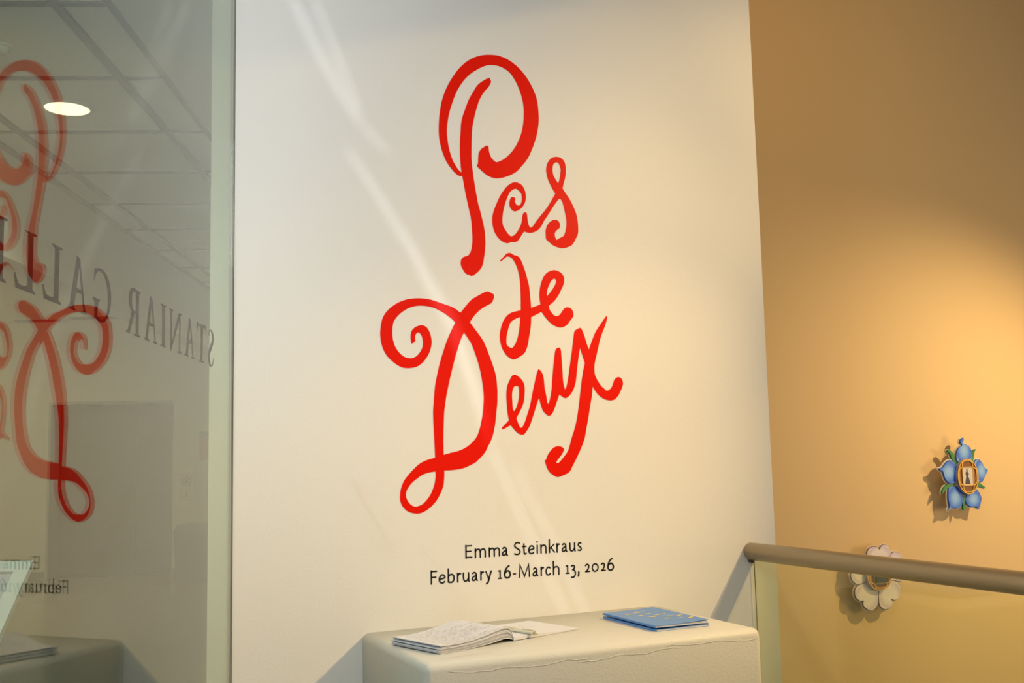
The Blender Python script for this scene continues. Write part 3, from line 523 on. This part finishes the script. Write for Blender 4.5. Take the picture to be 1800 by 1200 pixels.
def booklet(mw, lab, curl, z_gap=0):
    t = thing('booklet', lab, 'booklet', mw, 'blue booklets on the pedestal')
    Wd, Hd = .163, .264; xs = [i/14 for i in range(15)]
    def layer(z0, z1, cur, inset, sp):
        bm = bmesh.new(); A = []
        for s in xs:
            x = s*(Wd-inset) + (.0015 if not sp else 0); dz = cur*max(0, s-.15)**1.6
            A.append([bm.verts.new((x, y, z+dz)) for y in (-Hd+inset/2, -inset/2) for z in (z0, z1)])
        for a, b in zip(A, A[1:]):
            bm.faces.new((a[1], b[1], b[3], a[3])); bm.faces.new((a[0], a[2], b[2], b[0])); bm.faces.new((a[0], b[0], b[1], a[1])); bm.faces.new((a[2], a[3], b[3], b[2]))
        bm.faces.new((A[0][0], A[0][1], A[0][3], A[0][2])); bm.faces.new((A[-1][0], A[-1][2], A[-1][3], A[-1][1]))
        bmesh.ops.recalc_face_normals(bm, faces=bm.faces[:]); return bm
    link('back_cover', layer(0, .0005, 0, 0, True), M['blue'], t)
    link('spine', B(-.0006, .0004, -Hd, 0, 0, .0052), M['blue'], t)
    link('pages', layer(.0006, .0028, curl*.15, .002, False), M['paper'], t)
    link('pages', layer(.0029, .0044, curl*.45, .003, False), M['paper'], t)
    link('front_cover', layer(.0046, .0052, curl, 0, True), M['blue'], t)
    return t, (lambda x: .0053 + curl*max(0, x/Wd-.15)**1.6)
RB = Matrix.Rotation(math.radians(.9), 4, 'Z')
t1, _ = booklet(Matrix.Translation((1.4445, -.125, TOP+.0001)) @ RB, 'lower blue booklet of the two, mostly covered by the one on top', .001)
t2, zf = booklet(Matrix.Translation((1.444, -.124, TOP+.0092)) @ Matrix.Rotation(math.radians(.56), 4, 'Z') @ Matrix.Rotation(math.radians(.6), 4, 'Y'), 'top blue booklet with pale title and scattered yellow marks, cover curling up', .006)
random.seed(5)
def title(txt, x, y, size, m):
    fc = bpy.data.curves.new('f', 'FONT'); fc.body = txt; fc.size = size; fc.resolution_u = 2
    o = bpy.data.objects.new('f', fc); COL.objects.link(o)
    me = bpy.data.meshes.new_from_object(o, depsgraph=bpy.context.evaluated_depsgraph_get()); bpy.data.objects.remove(o)
    for v in me.vertices: v.co = Vector((x + v.co.x, y + v.co.y, 0)); v.co.z = zf(v.co.x) + .0003
    me.materials.append(M[m]); return link('title', me, None, t2)
title('Emma Steinkraus', .020, -.040, .0135, 'pale_print')
title('Pas de Deux', .034, -.058, .0135, 'pale_print')
bm = bmesh.new()
for k in range(2):
    ribbon(bm, [(.095+.004*k, -.140-.011*k), (.135+.004*k, -.140-.011*k)], .0025)
for v in bm.verts: v.co.z = zf(v.co.x) + .0003
link('print_line', bm, M['pale_print'], t2)
for x, y, a in [(.055,-.075,.3),(.10,-.060,-.2),(.075,-.12,.6),(.118,-.102,.2),(.10,-.155,-.5),(.135,-.135,.1),(.165,-.13,.7),(.15,-.185,-.2),(.185,-.19,.3),(.12,-.21,.1),(.19,-.245,.5),(.165,-.225,-.3)]:
    bm = bmesh.new(); r = random.uniform(.003, .0055)
    for i in range(3): disc(bm, (x + (i-1)*r*1.3*math.cos(a))*.77, (y + (i-1)*r*1.3*math.sin(a))*.85, r*1.15, r*.8, 0, 7)
    for v in bm.verts: v.co.z = zf(v.co.x) + .0003
    link('printed_mark', bm, M['yellow'], t2)

# ------------------------------------------------------------------ cut-out flower pieces on the ochre wall
YF = 1.425
def scaled(P, k, cx, cy): return [(cx + (x-cx)*k, cy + (y-cy)*k) for x, y in P]
def offset(P, d):
    n = len(P); out = []; ar = sum(P[i][0]*P[(i+1) % n][1]-P[(i+1) % n][0]*P[i][1] for i in range(n))
    sgn = 1 if ar < 0 else -1
    for i in range(n):
        a, b = Vector(P[i-1]), Vector(P[(i+1) % n]); t = (b-a); t = t.normalized() if t.length else Vector((1, 0)); out.append((P[i][0] - t.y*d*sgn, P[i][1] + t.x*d*sgn))
    return out
def slab(P, y0, y1):
    # y0 = front (towards viewer), y1 = back
    e = (y1-y0)/2; m = (y0+y1)/2
    return filled([[P]], e, lambda x, y, d: Vector((x, m - d, y)))
def ellipse(cx, cy, rx, ry, n=40): return [(cx+rx*math.cos(2*math.pi*i/n), cy+ry*math.sin(2*math.pi*i/n)) for i in range(n)]
def flower(name, lab, data, petal_m, rim_m, med, win, dots, YF=1.425):
    cx, cz, rx, rz = med
    t = thing(name, lab, 'artwork', Matrix.Translation((cx, 1.5, cz)))
    inv = t.matrix_world.inverted()
    def add(nm, bm, m, par=t):
        o = link(nm, bm, M[m]); o.parent = par; o.matrix_parent_inverse = (inv if par is t else Matrix()) if par is t else par.matrix_world.inverted()
        return o
    for i, s in enumerate(data['leaf'] if 'leaf' in data else []):
        P = catmull(pts_of(s)); add('leaf', slab(P, YF+.006, YF+.016), 'green'); add('leaf_edge', slab(offset(P, .0035), YF+.0165, YF+.022), 'board')
    for i, s in enumerate(data['petal']):
        P = catmull(pts_of(s)); k = .0012*i
        add('petal_edge', slab(offset(P, .0045), YF+.008+k, YF+.014+k), 'board')
        add('petal_line', slab(P, YF+.0035+k, YF+.0075+k), rim_m)
        pet = add('petal', slab(offset(P, -.0032), YF+.000+k, YF+.003+k), petal_m)
        px = sum(p[0] for p in P)/len(P); pz = sum(p[1] for p in P)/len(P)
        for dx, dz in dots[i]:
            bm = bmesh.new(); disc(bm, px+dx, pz+dz, .0032, .0042 , 0, 8)
            for v in bm.verts: v.co = Vector((v.co.x, YF-.0006+k, v.co.y))
            o = link('gold_dot', bm, M['gold']); o.parent = pet; o.matrix_parent_inverse = inv
    add('mounting_block', B(cx-.03, cx+.03, YF+.024, 1.4995, cz-.03, cz+.03), 'board')
    add('medallion_edge', slab(ellipse(cx, cz, rx*1.02, rz*1.01), YF-.0105, YF-.0016), 'lilac')
    md = add('medallion', slab(ellipse(cx, cz, rx, rz), YF-.0130, YF-.0106), 'wood')
    add('rim', filled([[ellipse(cx, cz, rx*.99, rz*.99), ellipse(cx, cz, rx*.915, rz*.93)]], .002, lambda x, y, d: Vector((x, YF-.0152-d, y))), 'gold')
    wx0, wx1, wz0, wz1 = win; ww = (wx1-wx0)/2; wh = (wz1-wz0)/2; wcx = (wx0+wx1)/2; wcz = (wz0+wz1)/2
    def capsule(hx, hz, r, n=8):
        P = []
        for sx, sz, a0 in ((1, 1, 0), (-1, 1, 90), (-1, -1, 180), (1, -1, 270)):
            for i in range(n+1):
                a = math.radians(a0 + 90*i/n); P.append((wcx + sx*(hx-r) + r*math.cos(a), wcz + sz*(hz-r) + r*math.sin(a)))
        return P
    bar = .0048
    for hx, hz in ((ww+bar*.5, rz*.86), (rx*.84, wh+bar*.5)):
        r = min(hx, hz)*.62
        add('lattice_bar', filled([[capsule(hx+bar/2, hz+bar/2, r), capsule(hx-bar/2, hz-bar/2, r*.9)]], .0022, lambda x, y, d: Vector((x, YF-.0158-d, y))), 'gold')
    return t, add, (wx0, wx1, wz0, wz1)
bd = [[(-.035,-.01),(-.008,.012),(.012,.018),(.03,.012)], [(.008,.05),(.004,.01),(.004,-.03),(.008,-.055)], [(-.015,.045),(-.004,.02),(.004,-.01),(.002,-.04),(.0,-.055)], [(-.035,.04),(-.025,.015),(.004,-.01),(.02,-.03)], [(-.03,-.03),(-.005,-.03),(.018,-.012),(.028,.012)]]
t, add, (a0, a1, b0, b1) = flower('flower_artwork', 'blue five-petalled cut-out flower with green leaves and a framed standing figure', BLUE, 'petal_blue', 'blue_line', (4.5650, 1.2002, .0767, .0953), (4.5279, 4.5990, 1.1565, 1.2478), bd)
pic = add('picture', B(a0, a1, YF-.0158, YF-.0131, b0, b1), 'photo')
fx, fz, hh = (a0+a1)/2 - .006, b0 + .004, .078
sil = [(-.017,0),(.020,0),(.0185,.012),(.013,.028),(.007,.042),(.0075,.047),(.013,.050),(.0125,.056),(.007,.061),(.005,.065),(.004,.069),(.006,.074),(.005,.080),(.001,.082),(-.003,.079),(-.003,.073),(-.001,.068),(-.006,.066),(-.009,.060),(-.0095,.050),(-.006,.043),(-.008,.034),(-.012,.020)]
add('figure', slab([(fx + x*1.0, fz + z*1.0) for x, z in sil], YF-.0168, YF-.0161), 'ink')
wd = [[(-.02,-.02)], [(.0,-.02)], [(-.008,.02),(-.004,-.02)], [(-.06+.02*i, .042-.017*i+.006*abs(i-2)) for i in range(5)], [(-.045+.02*i, -.02+.018*i) for i in range(5)]]
t, add, (a0, a1, b0, b1) = flower('flower_artwork', 'white five-petalled cut-out flower with purple rims, half behind the handrail', WHITE, 'petal_white', 'purple_line', (3.9190, .7254, .0839, .0790), (3.8835, 3.9624, .6866, .7685), wd, 1.438)
add('picture', B(a0, a1, YF-.0158, YF-.0131, b0, b1), 'photo_dark')
bm = bmesh.new(); cx, cz = (a0+a1)/2, (b0+b1)/2
ribbon(bm, catmull([(cx-.02, cz-.012, False), (cx-.006, cz-.004, False), (cx+.004, cz-.012, False), (cx+.014, cz-.002, False), (cx+.008, cz+.010, False), (cx+.0, cz+.006, False)], closed=False), .005)
disc(bm, cx+.014, cz+.012, .004)
for v in bm.verts: v.co = Vector((v.co.x, 1.438-.0162, v.co.y))
add('figure', bm, 'skin_print')

# ------------------------------------------------------------------ added slotted screen, out of view, that shapes lamp light into thin streaks
dz = (STREAK_AIM - STREAK).normalized(); rot = dz.to_track_quat('-Z', 'Y').to_matrix().to_4x4()
MSK = Matrix.Translation(STREAK + dz*.5) @ rot; inv = MSK.inverted()
def on_mask(u, z):
    d = Vector((u, 0, z)) - STREAK; k = .5/d.dot(dz); p = inv @ (STREAK + d*k); return (p.x, p.y)
def strip(P):
    L = []; R = []
    for i, (u, z, wd) in enumerate(P):
        a = Vector(P[max(0, i-1)][:2]); b = Vector(P[min(len(P)-1, i+1)][:2]); t = (b-a).normalized(); n_ = Vector((-t.y, t.x))*wd/2
        L.append(on_mask(u+n_.x, z+n_.y)); R.append(on_mask(u-n_.x, z-n_.y))
    return L + R[::-1]
scr = thing('streak_mask', 'added dark slotted screen, unseen behind the viewer, that shapes lamp light into thin streaks', 'screen', MSK)
o = link('panel', filled([[[(-.3, -.3), (.3, -.3), (.3, .3), (-.3, .3)]] + [strip(P) for P in STREAKS]], .001, lambda x, y, d: Vector((x, y, d))), M['mask'], scr)

fa, fb = [FILL + (Vector(p) - FILL).normalized()*.25 for p in FLAP_EDGE]  # added unseen flap that cuts off the fill light
ex = (fb - fa)*.25; fa -= ex*2; fb += ex*.6; upv = Vector((0, 0, .14)); th = (fb-fa).cross(upv).normalized()*.002
bm = bmesh.new(); v = [bm.verts.new(p - FILL) for p in (fa, fb, fb+upv, fa+upv, fa+th, fb+th, fb+upv+th, fa+upv+th)]
for f in ((0, 1, 2, 3), (7, 6, 5, 4), (0, 4, 5, 1), (1, 5, 6, 2), (2, 6, 7, 3), (3, 7, 4, 0)): bm.faces.new([v[i] for i in f])
bmesh.ops.recalc_face_normals(bm, faces=bm.faces[:])
fl_ = thing('light_flap', 'added small dark flap, unseen up at the right, that cuts the fill light along a slant', 'light flap', Matrix.Translation(FILL))
link('flap', bm, M['mask'], fl_)

# ------------------------------------------------------------------ things in the hall beyond the glass
def hthing(name, lab, cat, qq, h, z, group=None): return thing(name, lab, cat, HALL @ Matrix.Translation((qq, h, z)), group)
def can(loc, lab, on):
    t = hthing('downlight', lab, 'ceiling light', loc[0], loc[1], 2.753, 'recessed downlights of the hall ceiling')
    bm = bmesh.new(); n = 36
    prof_ = [(.098, 0), (.098, -.004), (.084, -.006), (.083, -.002)]
    A = [[bm.verts.new((r*math.cos(2*math.pi*i/n), r*math.sin(2*math.pi*i/n), z)) for i in range(n)] for r, z in prof_]
    for a, b in zip(A, A[1:]):
        for i in range(n): bm.faces.new((a[i], a[(i+1) % n], b[(i+1) % n], b[i]))
    smooth(link('trim_ring', bm, M['trim_white'], t))
    bm = bmesh.new()
    if on:
        A = [[bm.verts.new((r*math.cos(2*math.pi*i/n), r*math.sin(2*math.pi*i/n), z)) for i in range(n)] for r, z in ((.083, -.004), (.083, -.0035))]
        bm.faces.new(A[1]); link('lens', bm, M['lamp'], t)
    else:
        A = [bm.verts.new((.083*math.cos(2*math.pi*i/n), .083*math.sin(2*math.pi*i/n), -.003)) for i in range(n)]
        bm.faces.new(A); link('lens', bm, M['soffit'], t)
can((-1.482, 4.036), 'lit round downlight in the tiled hall ceiling, seen through the glass', True)
can((-1.556, 6.59), 'unlit round downlight farther down the tiled hall ceiling', False)
sd = hthing('smoke_detector', 'small white round detector on the hall ceiling at the left picture edge', 'detector', -1.478, 3.42, 2.753)
smooth(link('body', tube((0, 0, 0), (0, 0, -.022), .032, 28, .024), M['trim_white'], sd))
link('base', tube((0, 0, 0), (0, 0, -.006), .042, 28), M['trim_white'], sd)
# notice, poster, bin beside the lobby door
nt_ = hthing('wall_notice', 'pale notice plate with an outlined symbol, on the lobby wall right of the double door', 'sign', -3.275, FH, .905)
link('plate', B(-.09, .09, -.012, -.001, 0, .35), M['sign'], nt_)
bm = bmesh.new()
for k in range(5):
    a = math.pi/2 + k*2*math.pi/5; ribbon(bm, [(.032*math.cos(a)+.022*math.cos(u), .235+.032*math.sin(a)+.026*math.sin(u)) for u in [i*math.pi/6 for i in range(12)]], .007, closed=True)
for v in bm.verts: v.co = Vector((v.co.x, -.0135, v.co.y))
link('symbol', bm, M['sign_ink'], nt_)
bm = bmesh.new(); disc(bm, 0, .115, .012); ribbon(bm, [(0, .10), (0, .075)], .016); ribbon(bm, [(0, .075), (-.006, .05)], .010); ribbon(bm, [(0, .075), (.008, .05)], .010)
for v in bm.verts: v.co = Vector((v.co.x, -.0135, v.co.y))
link('pictogram', bm, M['sign_ink'], nt_)
po = hthing('poster', 'poster with grey header and terracotta panel, at the right edge of the glass view', 'poster', -2.93, FH, 1.404)
link('sheet', B(-.198, .30, -.006, -.001, 0, .35), M['sign'], po)
link('header', B(-.198, .30, -.0085, -.0065, .27, .35), M['dark'], po)
link('picture_panel', B(-.198, -.09, -.0085, -.0065, 0, .268), M['terracotta'], po)
tb = hthing('waste_bin', 'grey waste bin with overhanging lid, standing by the lobby wall', 'bin', -2.95, FH-.55, 0)
bm = B(-.27, .27, -.25, .25, 0.0, .56)
for v in bm.verts:
    if v.co.z < .1: v.co.x *= .92; v.co.y *= .92
link('body', bm, M['bin'], tb)
bm = B(-.285, .285, -.265, .265, .56, .66)
for v in bm.verts:
    if v.co.z > .6: v.co.x *= .86; v.co.y *= .86
link('lid', bm, M['bin'], tb)
for qx, hx in ((-5.0, 12.9), (-4.28, 12.7)):  # dark strips added in place of shadow streaks near the ceiling
    streak_o = hthing('shadow_strip', 'thin dark slot put on the lobby ceiling for a shadow streak, ' + ('left one above the door' if qx < -4.9 else 'right one above the door'), 'dark_strip', qx, hx, 3.134, 'shadow strips of the lobby ceiling')
    link('strip', B(-.28, .28, -.05, .05, -.018, 0), M['dark'], streak_o)
# tilted sign on a floor stand just beyond the glass
sg = hthing('sign_stand', 'tilted white framed notice on a floor stand, just beyond the glass at the lower left', 'sign stand', -1.5, 2.939, 0)
TL = Matrix.Translation((0, 0, .955)) @ Matrix.Rotation(math.radians(40), 4, 'X')
def on_board(bm):
    bm.transform(TL); return bm
SH, SW = .21, .30
link('frame', on_board(merge([B(-SW, SW, -SH, -SH+.04, 0, .014), B(-SW, SW, SH-.04, SH, 0, .014), B(-SW, -SW+.04, -SH+.04, SH-.04, 0, .014), B(SW-.04, SW, -SH+.04, SH-.04, 0, .014)])), M['acrylic'], sg)
link('back_panel', on_board(B(-SW, SW, -SH, SH, -.004, -.0005)), M['acrylic'], sg)
link('notice_sheet', on_board(B(-SW+.041, SW-.041, -SH+.041, SH-.041, 0, .005)), M['sheet'], sg)
link('pole', tube((0, 0, .012), (0, 0, .942), .016, 20), M['pole'], sg)
link('base_plate', tube((0, 0, 0.0), (0, 0, .012), .17, 36), M['pole'], sg)
bpy.context.view_layer.update()
